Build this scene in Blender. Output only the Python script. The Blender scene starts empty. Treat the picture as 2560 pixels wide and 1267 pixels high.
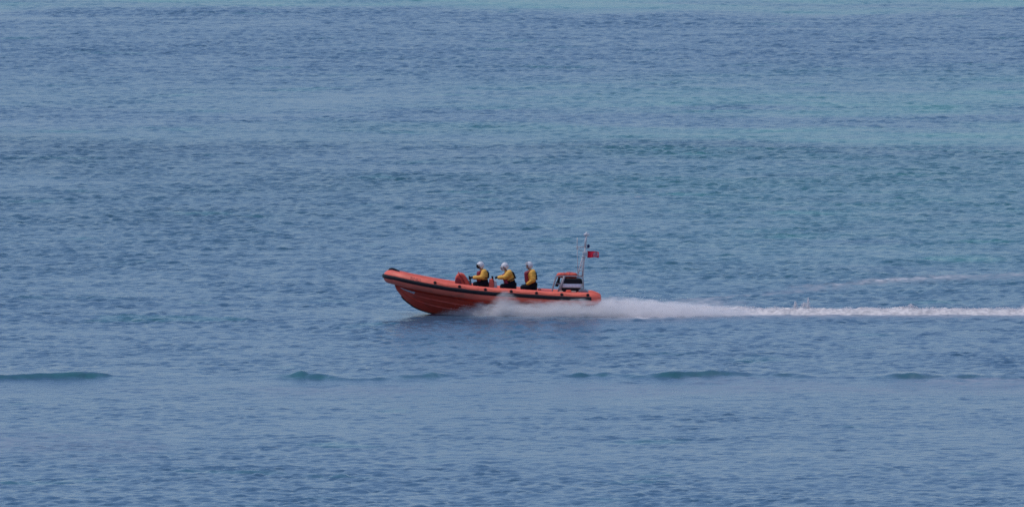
import bpy, bmesh, math, random
import numpy as np
from mathutils import Vector, Matrix
random.seed(7)
rng = np.random.default_rng(11)
sc = bpy.context.scene
COL = sc.collection

# ------------------------------------------------------------------ measures
CAM_D, CAM_H, F = 599.0, 36.0, 39000.0       # distance, height, focal length in photo pixels
PITCH = math.atan(CAM_H / CAM_D) - (785 - 633.5) / F
S = 65.0                                     # photo pixels per metre at the boat
DEP = 0.06

def P(u, v, y=0.0):
    """metres of a point of the boat whose place was measured in the side view"""
    return Vector(((u - 1280) / S, y, (785 - v) / S - DEP * y))

def sea_y(v):
    return CAM_H / math.tan(PITCH + (v - 633.5) / F) - CAM_D

def sea_x(u, y):
    return (u - 1280) / F * (CAM_D + y)

# ------------------------------------------------------------------ object helpers
def tag(o, label=None, cat=None, group=None, kind=None):
    if label: o['label'] = label
    if cat: o['category'] = cat
    if group: o['group'] = group
    if kind: o['kind'] = kind
    return o

def empty(name, loc=(0, 0, 0)):
    o = bpy.data.objects.new(name, None)
    o.empty_display_size = 0.3
    COL.objects.link(o)
    o.location = loc
    return o

def link(name, me, mat, parent=None, smooth=True, autos=None):
    o = bpy.data.objects.new(name, me)
    COL.objects.link(o)
    if mat is not None:
        me.materials.clear()
        for m in (mat if isinstance(mat, (list, tuple)) else [mat]): me.materials.append(m)
    if smooth:
        me.shade_smooth()
        if autos:
            me.set_sharp_from_angle(angle=math.radians(autos))
    if parent:
        o.parent = parent
        # parts are modelled in world metres: keep them there
        pl = parent
        off = Vector((0, 0, 0))
        while pl: off += pl.location; pl = pl.parent
        me.transform(Matrix.Translation(-off))
    return o

def bm_mesh(bm, name='m'):
    me = bpy.data.meshes.new(name)
    bmesh.ops.recalc_face_normals(bm, faces=bm.faces)
    bm.to_mesh(me); bm.free()
    return me

def catmull(pts, n):
    """resample a list of tuples (any length) as a smooth curve with n spans per segment"""
    A = [np.array(p, float) for p in pts]
    A = [2 * A[0] - A[1]] + A + [2 * A[-1] - A[-2]]
    out = []
    for i in range(1, len(A) - 2):
        for k in range(n):
            t = k / n
            p0, p1, p2, p3 = A[i-1], A[i], A[i+1], A[i+2]
            out.append(0.5 * ((2*p1) + (-p0+p2)*t + (2*p0-5*p1+4*p2-p3)*t*t + (-p0+3*p1-3*p2+p3)*t**3))
    out.append(A[-2])
    return out

def add_tube(bm, pts, rads, seg=12, cap=True, flat=1.0, up=Vector((0, 0, 1))):
    pts = [Vector(p[:3]) for p in pts]
    if not hasattr(rads, '__len__'): rads = [rads] * len(pts)
    rings = []
    for i, p in enumerate(pts):
        a = pts[max(i-1, 0)]; b = pts[min(i+1, len(pts)-1)]
        t = (b - a).normalized()
        side = t.cross(up)
        if side.length < 1e-3: side = t.cross(Vector((0, 1, 0)))
        side.normalize(); nn = side.cross(t).normalized()
        rings.append([bm.verts.new(p + (side * math.cos(q) + nn * math.sin(q) * flat) * rads[i])
                      for q in [2*math.pi*k/seg for k in range(seg)]])
    for a, b in zip(rings, rings[1:]):
        for k in range(seg):
            bm.faces.new((a[k], a[(k+1) % seg], b[(k+1) % seg], b[k]))
    if cap:
        bm.faces.new(list(reversed(rings[0]))); bm.faces.new(rings[-1])

def tube_mesh(pts, r, seg=12, **k):
    bm = bmesh.new(); add_tube(bm, pts, r, seg, **k); return bm_mesh(bm)

def add_box(bm, c, size, rot=None, bevel=0.0):
    r = bmesh.ops.create_cube(bm, size=1.0)
    vs = r['verts']
    for v in vs:
        v.co = Vector((v.co.x*size[0], v.co.y*size[1], v.co.z*size[2]))
        if rot is not None: v.co = rot @ v.co
        v.co += Vector(c)
    if bevel:
        es = list({e for v in vs for e in v.link_edges})
        bmesh.ops.bevel(bm, geom=es, offset=bevel, segments=2, affect='EDGES', profile=0.6)

def add_prism(bm, prof, y0, y1, bevel=0.0):
    """prof: side-view outline [(u, v)] measured on the boat's centre plane, extruded across the beam"""
    a = [bm.verts.new(Vector(((u-1280)/S, y0, (785-v)/S))) for u, v in prof]
    b = [bm.verts.new(Vector(((u-1280)/S, y1, (785-v)/S))) for u, v in prof]
    n = len(prof)
    fs = [bm.faces.new(a), bm.faces.new(list(reversed(b)))]
    for k in range(n):
        fs.append(bm.faces.new((a[k], b[k], b[(k+1) % n], a[(k+1) % n])))
    bmesh.ops.recalc_face_normals(bm, faces=fs)
    if bevel:
        es = list({e for f in fs for e in f.edges})
        bmesh.ops.bevel(bm, geom=es, offset=bevel, segments=3, affect='EDGES', profile=0.6)

def add_capsule(bm, a, b, ra, rb, seg=14, sq=1.0):
    """tapered capsule from a to b; sq squashes it across the beam (y)"""
    a = Vector(a); b = Vector(b)
    d = b - a; L = d.length
    t = d.normalized() if L > 1e-6 else Vector((0, 0, 1))
    pts, rr = [], []
    for k in range(5, 0, -1):
        q = math.pi/2 * k/5.2
        pts.append(a - t*ra*math.sin(q)); rr.append(ra*math.cos(q))
    pts.append(a); rr.append(ra); pts.append(b); rr.append(rb)
    for k in range(1, 6):
        q = math.pi/2 * k/5.2
        pts.append(b + t*rb*math.sin(q)); rr.append(rb*math.cos(q))
    n0 = len(bm.verts)
    add_tube(bm, pts, rr, seg)
    bm.verts.ensure_lookup_table()
    if sq != 1.0:
        yc = (a.y + b.y)/2
        for v in list(bm.verts)[n0:]: v.co.y = yc + (v.co.y - yc)*sq

def add_ball(bm, c, r, rot=None, seg=20):
    g = bmesh.ops.create_uvsphere(bm, u_segments=seg, v_segments=seg//2+2, radius=1.0)
    for v in g['verts']:
        v.co = Vector((v.co.x*r[0], v.co.y*r[1], v.co.z*r[2]))
        if rot is not None: v.co = rot @ v.co
        v.co += Vector(c)
    return g['verts']

def fused(bm, voxel, smooth=2):
    """fuse overlapping solids into one continuous skin"""
    me = bm_mesh(bm)
    o = bpy.data.objects.new('tmp', me); COL.objects.link(o)
    m = o.modifiers.new('r', 'REMESH'); m.mode = 'VOXEL'; m.voxel_size = voxel; m.use_smooth_shade = True
    s = o.modifiers.new('s', 'SMOOTH'); s.factor = 0.5; s.iterations = smooth
    dg = bpy.context.evaluated_depsgraph_get()
    out = bpy.data.meshes.new_from_object(o.evaluated_get(dg))
    bpy.data.objects.remove(o); bpy.data.meshes.remove(me)
    return out

# ------------------------------------------------------------------ materials
def pmat(name, col, rough=0.5, var=0.12, scale=6.0, bump=0.0, metal=0.0, spec=0.5, bscale=None, dirt=None):
    m = bpy.data.materials.new(name); m.use_nodes = True
    nt = m.node_tree; N = nt.nodes; L = nt.links
    b = N['Principled BSDF']
    b.inputs['Roughness'].default_value = rough
    b.inputs['Metallic'].default_value = metal
    b.inputs['Specular IOR Level'].default_value = spec
    tc = N.new('ShaderNodeTexCoord')
    nz = N.new('ShaderNodeTexNoise'); nz.inputs['Scale'].default_value = scale; nz.inputs['Detail'].default_value = 5
    L.new(tc.outputs['Object'], nz.inputs['Vector'])
    rp = N.new('ShaderNodeValToRGB')
    lo = tuple(c*(1-var) for c in col); hi = tuple(min(1, c*(1+var)) for c in col)
    if dirt: lo = dirt
    rp.color_ramp.elements[0].position = 0.3; rp.color_ramp.elements[1].position = 0.7
    rp.color_ramp.elements[0].color = (*lo, 1); rp.color_ramp.elements[1].color = (*hi, 1)
    L.new(nz.outputs['Fac'], rp.inputs['Fac']); L.new(rp.outputs['Color'], b.inputs['Base Color'])
    if bump:
        n2 = N.new('ShaderNodeTexNoise'); n2.inputs['Scale'].default_value = bscale or scale*4; n2.inputs['Detail'].default_value = 4
        L.new(tc.outputs['Object'], n2.inputs['Vector'])
        bp = N.new('ShaderNodeBump'); bp.inputs['Strength'].default_value = bump; bp.inputs['Distance'].default_value = 0.02
        L.new(n2.outputs['Fac'], bp.inputs['Height']); L.new(bp.outputs['Normal'], b.inputs['Normal'])
    return m

M = {
 'tube':   pmat('orange_hypalon', (0.86, 0.145, 0.09), 0.55, 0.12, 2.5, 0.15),
 'hull':   pmat('orange_gelcoat', (0.68, 0.075, 0.042), 0.32, 0.12, 3, 0.05),
 '_w': None,
 'black':  pmat('black_rubber', (0.009, 0.009, 0.014), 0.65, 0.3, 8, 0.1, spec=.3),
 'navy':   pmat('dark_trouser_cloth', (0.007, 0.008, 0.014), 0.9, 0.3, 10, 0.5, spec=.2),
 'yellow': pmat('yellow_drysuit', (0.86, 0.45, 0.065), 0.7, 0.15, 9, 0.6, bscale=18),
 'red':    pmat('maroon_lifejacket', (0.27, 0.018, 0.04), 0.7, 0.25, 9, 0.4, bscale=20),
 'white':  pmat('white_helmet_shell', (0.70, 0.68, 0.70), 0.4, 0.05, 8),
 'skin':   pmat('skin', (0.45, 0.24, 0.17), 0.55, 0.1, 20),
 'visor':  pmat('tinted_visor', (0.03, 0.03, 0.035), 0.08, 0.1, 5),
 'pvisor': pmat('pale_visor', (0.62, 0.62, 0.65), 0.12, 0.05, 5),
 'metal':  pmat('pale_painted_metal', (0.62, 0.57, 0.58), 0.4, 0.1, 8),
 'grey':   pmat('grey_metal', (0.18, 0.20, 0.24), 0.45, 0.2, 8),
 'white2': pmat('white_marking', (0.86, 0.84, 0.87), 0.5, 0.12, 12),
 'deck':   pmat('grey_deck', (0.09, 0.09, 0.10), 0.7, 0.2, 10, 0.3),
 'bag':    pmat('red_orange_bag', (0.72, 0.09, 0.05), 0.6, 0.25, 7, 0.6, bscale=12),
 'dred':   pmat('dark_red_cover', (0.35, 0.02, 0.03), 0.6, 0.25, 7, 0.4),
 'letter': pmat('faded_lettering', (0.36, 0.05, 0.04), 0.6, 0.2, 20),
 'blue':   pmat('dark_blue_lens', (0.01, 0.012, 0.09), 0.25, 0.1, 5),
 'rope':   pmat('orange_rope', (0.40, 0.09, 0.05), 0.8, 0.2, 30),
 'silver': pmat('reflective_tape', (0.50, 0.50, 0.52), 0.35, 0.1, 12, spec=0.8),
}

del M['_w']
def scuffs(m, col, amount, scale):
    nt = m.node_tree; b = nt.nodes['Principled BSDF']; src = b.inputs['Base Color'].links[0].from_socket
    tc = next(n for n in nt.nodes if n.type == 'TEX_COORD')
    mp = nt.nodes.new('ShaderNodeMapping'); mp.inputs['Scale'].default_value = (.35, 1, 1.6); nt.links.new(tc.outputs['Object'], mp.inputs['Vector'])
    n = nt.nodes.new('ShaderNodeTexNoise'); n.inputs['Scale'].default_value = scale; n.inputs['Detail'].default_value = 8; n.inputs['Roughness'].default_value = .7
    nt.links.new(mp.outputs[0], n.inputs['Vector'])
    r = nt.nodes.new('ShaderNodeValToRGB'); r.color_ramp.elements[0].position = .56; r.color_ramp.elements[1].position = .68
    r.color_ramp.elements[0].color = (0, 0, 0, 1); r.color_ramp.elements[1].color = (amount, amount, amount, 1)
    nt.links.new(n.outputs['Fac'], r.inputs['Fac'])
    x = nt.nodes.new('ShaderNodeMix'); x.data_type = 'RGBA'; x.inputs[7].default_value = (*col, 1)
    nt.links.new(r.outputs['Color'], x.inputs[0]); nt.links.new(src, x.inputs[6]); nt.links.new(x.outputs[2], b.inputs['Base Color'])
scuffs(M['tube'], (.42, .12, .09), .7, 3.5)
scuffs(M['hull'], (.30, .07, .05), .7, 4.0)

# ------------------------------------------------------------------ the sea surface
Nx, Ny = 768, 2304
Lx, Ly = 96.0, 480.0
kx = 2*np.pi*np.fft.fftfreq(Nx, Lx/Nx)[:, None]
ky = 2*np.pi*np.fft.fftfreq(Ny, Ly/Ny)[None, :]
k = np.sqrt(kx**2 + ky**2); k[0, 0] = 1
def spectrum(wl_peak, wl_min, rms_slope, wx, wy, spread):
    kp = 2*np.pi/wl_peak; kc = 2*np.pi/wl_min
    c = (kx*wx + ky*wy)/k/math.hypot(wx, wy)
    D = (1-spread) + spread*c**2
    E = k**-4.0 * np.exp(-1.25*(kp/k)**2) * np.exp(-(k/kc)**2) * D
    E[0, 0] = 0
    A = np.sqrt(E)*(rng.normal(size=k.shape) + 1j*rng.normal(size=k.shape))
    h = np.real(np.fft.ifft2(A))
    gy = np.real(np.fft.ifft2(A*1j*ky)); 
    s = rms_slope/gy.std()
    dx = np.real(np.fft.ifft2(A*1j*kx/k)); dy = np.real(np.fft.ifft2(A*1j*ky/k))
    return h*s, dx*s, dy*s
chop = spectrum(0.85, 0.30, 0.122, 0.25, 1.0, 0.35)
mid  = spectrum(2.6, 1.0, 0.020, -0.35, 1.0, 0.55)
swell = spectrum(18.0, 7.0, 0.005, 0.1, 1.0, 0.97)
slow = spectrum(30.0, 9.0, 1.0, 0.0, 1.0, 0.0)[0]; slow /= slow.std()      # patchiness field
slow2 = spectrum(9.0, 2.5, 1.0, 0.0, 1.0, 0.5)[0]; slow2 /= slow2.std()

xs = np.concatenate([-np.geomspace(6000, 42, 34)[:-1], np.arange(-42, 42.01, 0.125), np.geomspace(42, 6000, 34)[1:]])
ys = np.concatenate([np.linspace(-590, -125, 60)[:-1], np.arange(-125, 335, 0.2), 335*np.geomspace(1, 30, 46)])
X, Y = np.meshgrid(xs, ys, indexing='ij')

def samp(f):
    fx = (X/Lx*Nx) % Nx; fy = (Y/Ly*Ny) % Ny
    i = np.floor(fx).astype(int) % Nx; j = np.floor(fy).astype(int) % Ny
    a = fx-np.floor(fx); b = fy-np.floor(fy)
    i1 = (i+1) % Nx; j1 = (j+1) % Ny
    return f[i, j]*(1-a)*(1-b)+f[i1, j]*a*(1-b)+f[i, j1]*(1-a)*b+f[i1, j1]*a*b

def sstep(a, b, x):
    t = np.clip((x-a)/(b-a), 0, 1); return t*t*(3-2*t)

def piece(xv, pts):
    return np.interp(xv, [p[0] for p in pts], [p[1] for p in pts])

def vnoise(x, y, seed=0):
    def hsh(i, j): 
        q_ = np.sin(i*127.1+j*311.7+seed*17.3)*43758.5453; return q_-np.floor(q_)
    xi, yi = np.floor(x), np.floor(y); fx, fy = x-xi, y-yi
    fx = fx*fx*(3-2*fx); fy = fy*fy*(3-2*fy)
    return (hsh(xi, yi)*(1-fx)+hsh(xi+1, yi)*fx)*(1-fy)+(hsh(xi, yi+1)*(1-fx)+hsh(xi+1, yi+1)*fx)*fy

SL = samp(slow); SL2 = samp(slow2)
fade = (1-sstep(40, 60, np.abs(X))) * (1-sstep(320, 400, Y)) * sstep(-180, -120, Y)
# photo row a point of the calm sea would sit at: only used as a handy ruler for distance from shore
V = (np.arctan(CAM_H/np.maximum(CAM_D+Y, 5.0)) - PITCH)*F + 633.5
V = V + SL*9 + 10*(vnoise(X/9.0, Y*0+3, 77)-.5)
U = X/np.maximum(CAM_D+Y, 5.0)*F + 1280
amp = piece(V, [(0, .4), (18, .45), (45, .9), (170, 1.05), (225, .65), (272, .68), (300, .88), (318, .68), (340, .68),
                (395, 1.12), (450, 1.15), (600, 1.1), (800, 1.0), (925, .95), (948, .38), (1000, .42), (1060, .62), (1095, .6), (1130, .85), (1267, 1.1)])
pt = .6*vnoise(X/.55+40, Y/2.0, 51)+.4*vnoise(X/1.4, Y/4.0+9, 52)
amp = amp*(1+0.14*SL+0.14*SL2)*(.72+1.1*np.clip(pt-.25, 0, 1)**1.3*1.25)
h = np.zeros_like(X)
# one low swell about to break nearer the shore: steep faces in four places along a crest
yc = sea_y(942)
crest = yc + 0.9*np.sin(X*0.21+1.0) + 0.5*np.sin(X*0.5) + 0.8*SL2
def hump(u0, u1, a, soft=60):
    return a*sstep(u0-soft, u0+soft, U)*(1-sstep(u1-soft, u1+soft, U))
ha = hump(-200, 260, .15) + hump(690, 940, .19) + hump(960, 1100, .13, 40) + hump(1440, 1820, .17, 80) + hump(1800, 1990, .10, 60) + hump(2200, 2460, .12) + hump(2440, 2800, .18) + 0.035
rag = samp(slow2.T[:Nx, :Ny] if False else np.roll(slow2, 300, 0))
ha *= np.clip(.25+1.0*vnoise(X*.55, X*0, 31)+.9*vnoise(X*2.1, Y*.3, 32)-.32+.15*rag, .35, 1.3)
d = Y-crest
prof = np.where(d < 0, np.exp(-(d/0.45)**2), np.exp(-(d/3.2)**2))
ha *= .8
h += ha*prof - 0.4*ha*np.exp(-((d+4.0)/3.0)**2)
steep = np.clip(ha/0.11-.25, 0, 1.1)*np.exp(-((d+0.35)/0.5)**2)*(.7+.6*vnoise(X*3.1, Y*1.2, 41))  # also paints swell faces dark and teal where they reflect less sky
amp = amp + 0.7*steep*(1+.3*SL2)
h = h + samp(chop[0])*amp + samp(mid[0])*np.sqrt(np.maximum(amp, .1)) + samp(swell[0])
dX = samp(chop[1])*amp + samp(mid[1]); dY = samp(chop[2])*amp + samp(mid[2])
# calm the chop where the boat has flattened the water
near_boat = np.exp(-((X-0.5)/6.5)**4)*np.exp(-((Y)/2.0)**4)
h *= (1-0.4*near_boat)
wash_y = piece(X, [(3, 0.0), (8, .3), (20, .5), (60, .7)])
trough = np.exp(-((Y-wash_y)/2.2)**2)*sstep(2, 5, X)
h *= (1-0.6*trough)
h *= fade
Xd = X - dX*0.9*fade*(1-near_boat); Yd = Y - dY*0.9*fade*(1-near_boat)

# foam lying on the water, plus sky reflection painted in as faint foam
foam = np.zeros_like(X)
arm_v = piece(U, [(1500, 770), (1640, 758), (1750, 750), (1900, 733), (2000, 722), (2200, 706), (2400, 692), (2560, 684), (2900, 668)])
arm_y = CAM_H/np.tan(PITCH+(arm_v-633.5)/F)-CAM_D
w = 1.0+1.2*sstep(1700, 2400, U)
foam += np.exp(-((Y-arm_y-0.8*SL2)/w)**2)*sstep(1560, 1680, U)*(0.28+0.12*SL+0.12*SL2)
foam += np.exp(-((Y-sea_y(758))/2.0)**2)*hump(1560, 1850, .42, 80)
foam += np.exp(-((Y-sea_y(797)-0.3*SL2)/1.0)**2)*hump(1480, 1700, .22, 60)
foam += np.exp(-((Y-wash_y)/2.3)**2)*sstep(3, 4.5, X)*0.55
foam += np.exp(-((Y+1.3)/0.9)**2)*sstep(-2.2, 0.5, X)*(1-sstep(5, 8, X))*0.8
foam += np.exp(-((Y-sea_y(1100)-SL)/1.6)**2)*hump(-100, 80, .12, 60)
foam += np.exp(-((Y-crest+2.2)/1.4)**2)*(hump(2250, 2700, .2)+hump(1700, 2100, .12))
foam += np.exp(-((Y-sea_y(972)-SL2)/3.0)**2)*(hump(620, 1060, .10)+hump(1400, 2700, .11)+.03)  # bright sky mirrored by smooth water, painted with the foam colour
foam += np.exp(-((Y-sea_y(1110)-2*SL2)/5.0)**2)*(hump(-200, 420, .12))  # painted sky paleness again, nearer the shore on the left
foam += np.exp(-((Y-sea_y(520)-2*SL2)/2.5)**2)*hump(1380, 1520, .10)
foam += np.exp(-((Y-sea_y(491))/0.35)**2)*hump(1590, 1604, .7, 6)
teal = (sstep(34, 4, V)*0.9
        + piece(V, [(150, 0), (200, .35), (245, .8), (275, .8), (290, .1), (305, .15), (318, .85), (342, .85), (375, .15), (400, .4), (480, .5), (620, .4), (800, 0)])
        * (0.2+0.8*sstep(700, 2200, U+150*SL)))
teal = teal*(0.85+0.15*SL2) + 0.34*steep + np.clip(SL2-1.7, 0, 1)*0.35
shade = piece(V, [(0, 0), (300, .1), (355, .7), (450, .75), (620, .3), (800, .1), (1300, 0)])*(0.85+0.2*SL)+.55*steep  # painted shade: darker base colour in the far band and on swell faces
nx, ny = X.shape
nv = nx*ny
me = bpy.data.meshes.new('sea')
me.vertices.add(nv)
co = np.empty((nx, ny, 3), np.float32); co[..., 0] = Xd; co[..., 1] = Yd; co[..., 2] = h
me.vertices.foreach_set('co', co.ravel())
idx = np.arange(nv, dtype=np.int32).reshape(nx, ny)
q = np.stack([idx[:-1, :-1], idx[1:, :-1], idx[1:, 1:], idx[:-1, 1:]], -1).reshape(-1, 4)
me.loops.add(q.size); me.loops.foreach_set('vertex_index', q.ravel())
me.polygons.add(len(q)); me.polygons.foreach_set('loop_start', np.arange(0, q.size, 4, dtype=np.int32))
me.update(calc_edges=True)
for nm, arr in (('foam', foam), ('teal', teal), ('sea_shade', shade)):
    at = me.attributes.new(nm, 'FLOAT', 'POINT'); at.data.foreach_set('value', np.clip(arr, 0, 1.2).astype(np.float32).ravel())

wm = bpy.data.materials.new('sea_water'); wm.use_nodes = True
nt = wm.node_tree; N = nt.nodes; L = nt.links
b = N['Principled BSDF']
def attr(n):
    a = N.new('ShaderNodeAttribute'); a.attribute_name = n; return a.outputs['Fac']
def mixc(f, a, bb):
    m = N.new('ShaderNodeMix'); m.data_type = 'RGBA'
    if isinstance(f, float): m.inputs[0].default_value = f
    else: L.new(f, m.inputs[0])
    for s, x in ((6, a), (7, bb)):
        if isinstance(x, tuple): m.inputs[s].default_value = (*x, 1)
        else: L.new(x, m.inputs[s])
    return m.outputs[2]
def mth(op, a, bb=None, clamp=False):
    m = N.new('ShaderNodeMath'); m.operation = op; m.use_clamp = clamp
    for s, x in ((0, a), (1, bb)):
        if x is None: continue
        if isinstance(x, (int, float)): m.inputs[s].default_value = x
        else: L.new(x, m.inputs[s])
    return m.outputs[0]
tc = N.new('ShaderNodeTexCoord')
def noise(scale, detail, sx=1, sy=1):
    mp = N.new('ShaderNodeMapping'); mp.inputs['Scale'].default_value = (sx, sy, 1)
    L.new(tc.outputs['Object'], mp.inputs['Vector'])
    n = N.new('ShaderNodeTexNoise'); n.inputs['Scale'].default_value = scale; n.inputs['Detail'].default_value = detail
    L.new(mp.outputs[0], n.inputs['Vector']); return n.outputs['Fac']
WATER = (0.045, 0.115, 0.19); TEAL = (0.048, 0.215, 0.20); SEA_SHADE = (0.018, 0.072, 0.115)
c1 = mixc(attr('sea_shade'), WATER, SEA_SHADE)
c2 = mixc(mth('MULTIPLY', attr('teal'), 1.0, True), c1, TEAL)
fn = noise(2.2, 6, 1.0, 0.45)
fm = mth('MULTIPLY', attr('foam'), mth('ADD', mth('MULTIPLY', mth('SUBTRACT', fn, 0.5), 4.5), 0.9), True)
c3 = mixc(fm, c2, (0.68, 0.66, 0.68))
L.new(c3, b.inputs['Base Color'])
b.inputs['IOR'].default_value = 1.333
L.new(mth('ADD', mth('MULTIPLY', fm, 0.5), 0.23), b.inputs['Roughness'])
bp = N.new('ShaderNodeBump'); bp.inputs['Distance'].default_value = 0.06; bp.inputs['Strength'].default_value = 0.8
L.new(noise(3.0, 4, 1.0, 0.8), bp.inputs['Height'])
L.new(bp.outputs['Normal'], b.inputs['Normal'])
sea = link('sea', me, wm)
tag(sea, 'blue rippled open sea with teal bands and a low swell nearer the shore', 'sea', kind='structure')

# ------------------------------------------------------------------ lifeboat
boat = empty('lifeboat', (0, 0, 0))
boat.rotation_euler.x = -0.02
tag(boat, 'orange rigid inflatable lifeboat speeding left with black rubbing strake and stern mast', 'lifeboat')

TC = [(975.5, 691, 0), (978, 692, -.22), (986, 694.5, -.45), (1002, 698.5, -.66), (1023, 704.5, -.82), (1061, 713.0, -.99), (1094, 719.5, -1.07),
      (1129, 725.5, -1.11), (1176, 731.5, -1.13), (1223, 736.5, -1.13), (1295, 741, -1.13), (1338, 744, -1.13), (1387, 747, -1.13),
      (1430, 748.8, -1.13), (1478, 749.5, -1.13)]
TR = 0.262
path = catmull(TC, 6)
near = [P(*p) for p in path]
CEN = [(u, (785-v)/S - DEP*y) for u, v, y in TC]
def tube_z(u): return float(np.interp(u, [c[0] for c in CEN], [c[1] for c in CEN]))
def tube_y(u): return float(np.interp(u, [p[0] for p in path], [p[2] for p in path]))
def mir(p): return Vector((p[0], -p[1], p[2]))
# one inflated collar from the near stern round the bow to the far stern, with tapered ends
def cone(p):
    out = []
    for dx, r in ((0.06, .25), (0.16, .215), (.26, .165), (.34, .115), (.38, .07)):
        out.append((Vector((p.x+dx, p.y, p.z + dx*0.05)), r))
    return out
ce = cone(near[-1])
pts = [mir(p) for p, r in reversed(ce)] + [mir(p) for p in reversed(near[1:])] + near + [p for p, r in ce]
rs = [r for p, r in reversed(ce)] + [TR]*(2*len(near)-1) + [r for p, r in ce]
link('inflatable_collar', tube_mesh(pts, rs, 28), M['tube'], boat)
# seams (glued fabric tape) round the tube
for side in (1, -1):
    for u in (1046, 1118, 1193, 1262, 1322, 1385, 1452):
        bm = bmesh.new()
        y = tube_y(u)*side; z = tube_z(u); x = (u-1280)/S
        sl = Vector((1, 0, (tube_z(u+6)-tube_z(u-6))/(12/S))).normalized()
        add_tube(bm, [Vector((x, y, z))-sl*.025, Vector((x, y, z))+sl*.025], TR+.004, 28, cap=False)
        link('seam_tape', bm_mesh(bm), M['tube'], boat)
# rubbing strake: D section band on the widest line of the tube
def strake_pt(p, nxt, s):
    t = (nxt-p).normalized(); side = t.cross(Vector((0, 0, 1))).normalized()
    return side
full = [mir(p) for p in reversed(near[1:])] + near
bm = bmesh.new(); rings = []
for i, p in enumerate(full):
    a = full[max(i-1, 0)]; c = full[min(i+1, len(full)-1)]
    t = (c-a).normalized(); out = Vector((-t.y, t.x, 0)); out.normalize()
    if out.x > 0.98: out = -out
    if out.dot(Vector((p.x-1.5, p.y*3, 0))) < 0: out = -out
    hgt = 0.075
    sec = []
    for dz, do in ((-hgt, -.012), (-hgt, .012), (-hgt*.6, .045), (hgt*.6, .045), (hgt, .012), (hgt, -.012)):
        sec.append(bm.verts.new(p + out*(TR+do) + Vector((0, 0, dz+0.03))))
    rings.append(sec)
for a, c in zip(rings, rings[1:]):
    for q_ in range(6): bm.faces.new((a[q_], a[(q_+1) % 6], c[(q_+1) % 6], c[q_]))
bm.faces.new(rings[0]); bm.faces.new(list(reversed(rings[-1])))
link('rubbing_strake', bm_mesh(bm), M['black'], boat, autos=50)
# lifeline patches and rope along both sides
def on_tube(u, ang, side=-1, off=0.0):
    y = tube_y(u); z = tube_z(u); x = (u-1280)/S
    return Vector((x, side*(abs(y)+(TR+off)*math.cos(ang)), z+(TR+off)*math.sin(ang)))
PU = (1088, 1149, 1213.5, 1278, 1341, 1404, 1469)
for side in (-1, 1):
    rp = []
    for i, u in enumerate(PU):
        a = 0.70
        p = on_tube(u, a, side, -0.012); n = Vector((0, side*math.cos(a), math.sin(a)))
        bm = bmesh.new()
        add_tube(bm, [p, p+n*.03, p+n*.04], [.062, .062, .045], 16)
        add_tube(bm, [p+n*.03+Vector((-.04, 0, 0)), p+n*.065, p+n*.03+Vector((.04, 0, 0))], .012, 6)
        link('lifeline_patch', bm_mesh(bm), M['black'], boat, autos=40)
        rp.append(on_tube(u, a, side, .045))
        if i < len(PU)-1:
            m_ = on_tube((u+PU[i+1])/2, 0.48, side, .022); rp.append(m_)
    link('lifeline', tube_mesh([Vector(p) for p in catmull([tuple(p) for p in rp], 4)], .009, 6), M['rope'], boat)
# bow nose pad
bm = bmesh.new()
prof_ = []
for i in range(9):
    u = 970 + i*30/8
    row = []
    for j in range(9):
        yy = (j-4)/4*0.36
        cz = tube_z(max(u, 976))
        z = cz + TR*math.cos(0.0) + 0.035 + 0.07*math.sin(math.pi*min(1, i/8*0.9+.1))*(1-(j-4)**2/22) - yy*yy*1.1 - .02 - (0.05 if i == 0 else 0)
        row.append(bm.verts.new(Vector(((u-1280)/S, yy, z))))
    prof_.append(row)
for a, c in zip(prof_, prof_[1:]):
    for j in range(8): bm.faces.new((a[j], a[j+1], c[j+1], c[j]))
r_ = bmesh.ops.solidify(bm, geom=bm.faces[:], thickness=0.11)
link('bow_pad', bm_mesh(bm), M['black'], boat)
# faded letters on the bow of the near side
def text_mesh(s, size, ext=0.003):
    cu = bpy.data.curves.new('t', 'FONT'); cu.body = s; cu.size = size; cu.extrude = ext; cu.resolution_u = 3
    o = bpy.data.objects.new('t', cu); COL.objects.link(o)
    m_ = bpy.data.meshes.new_from_object(o.evaluated_get(bpy.context.evaluated_depsgraph_get()))
    bpy.data.objects.remove(o); return m_
tm = text_mesh('RNLI', 0.20)
bm = bmesh.new(); bm.from_mesh(tm)
bmesh.ops.subdivide_edges(bm, edges=bm.edges[:], cuts=1)
for v in bm.verts:
    u = 1026 + v.co.x*S*0.95
    a = 0.36 + v.co.y/TR
    y0, z0, x0 = tube_y(u), tube_z(u), (u-1280)/S
    v.co = Vector((x0, -(abs(y0)+(TR+.004+v.co.z)*math.cos(a)), z0+(TR+.004+v.co.z)*math.sin(a)))
link('bow_lettering', bm_mesh(bm), M['letter'], boat, smooth=False)

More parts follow.
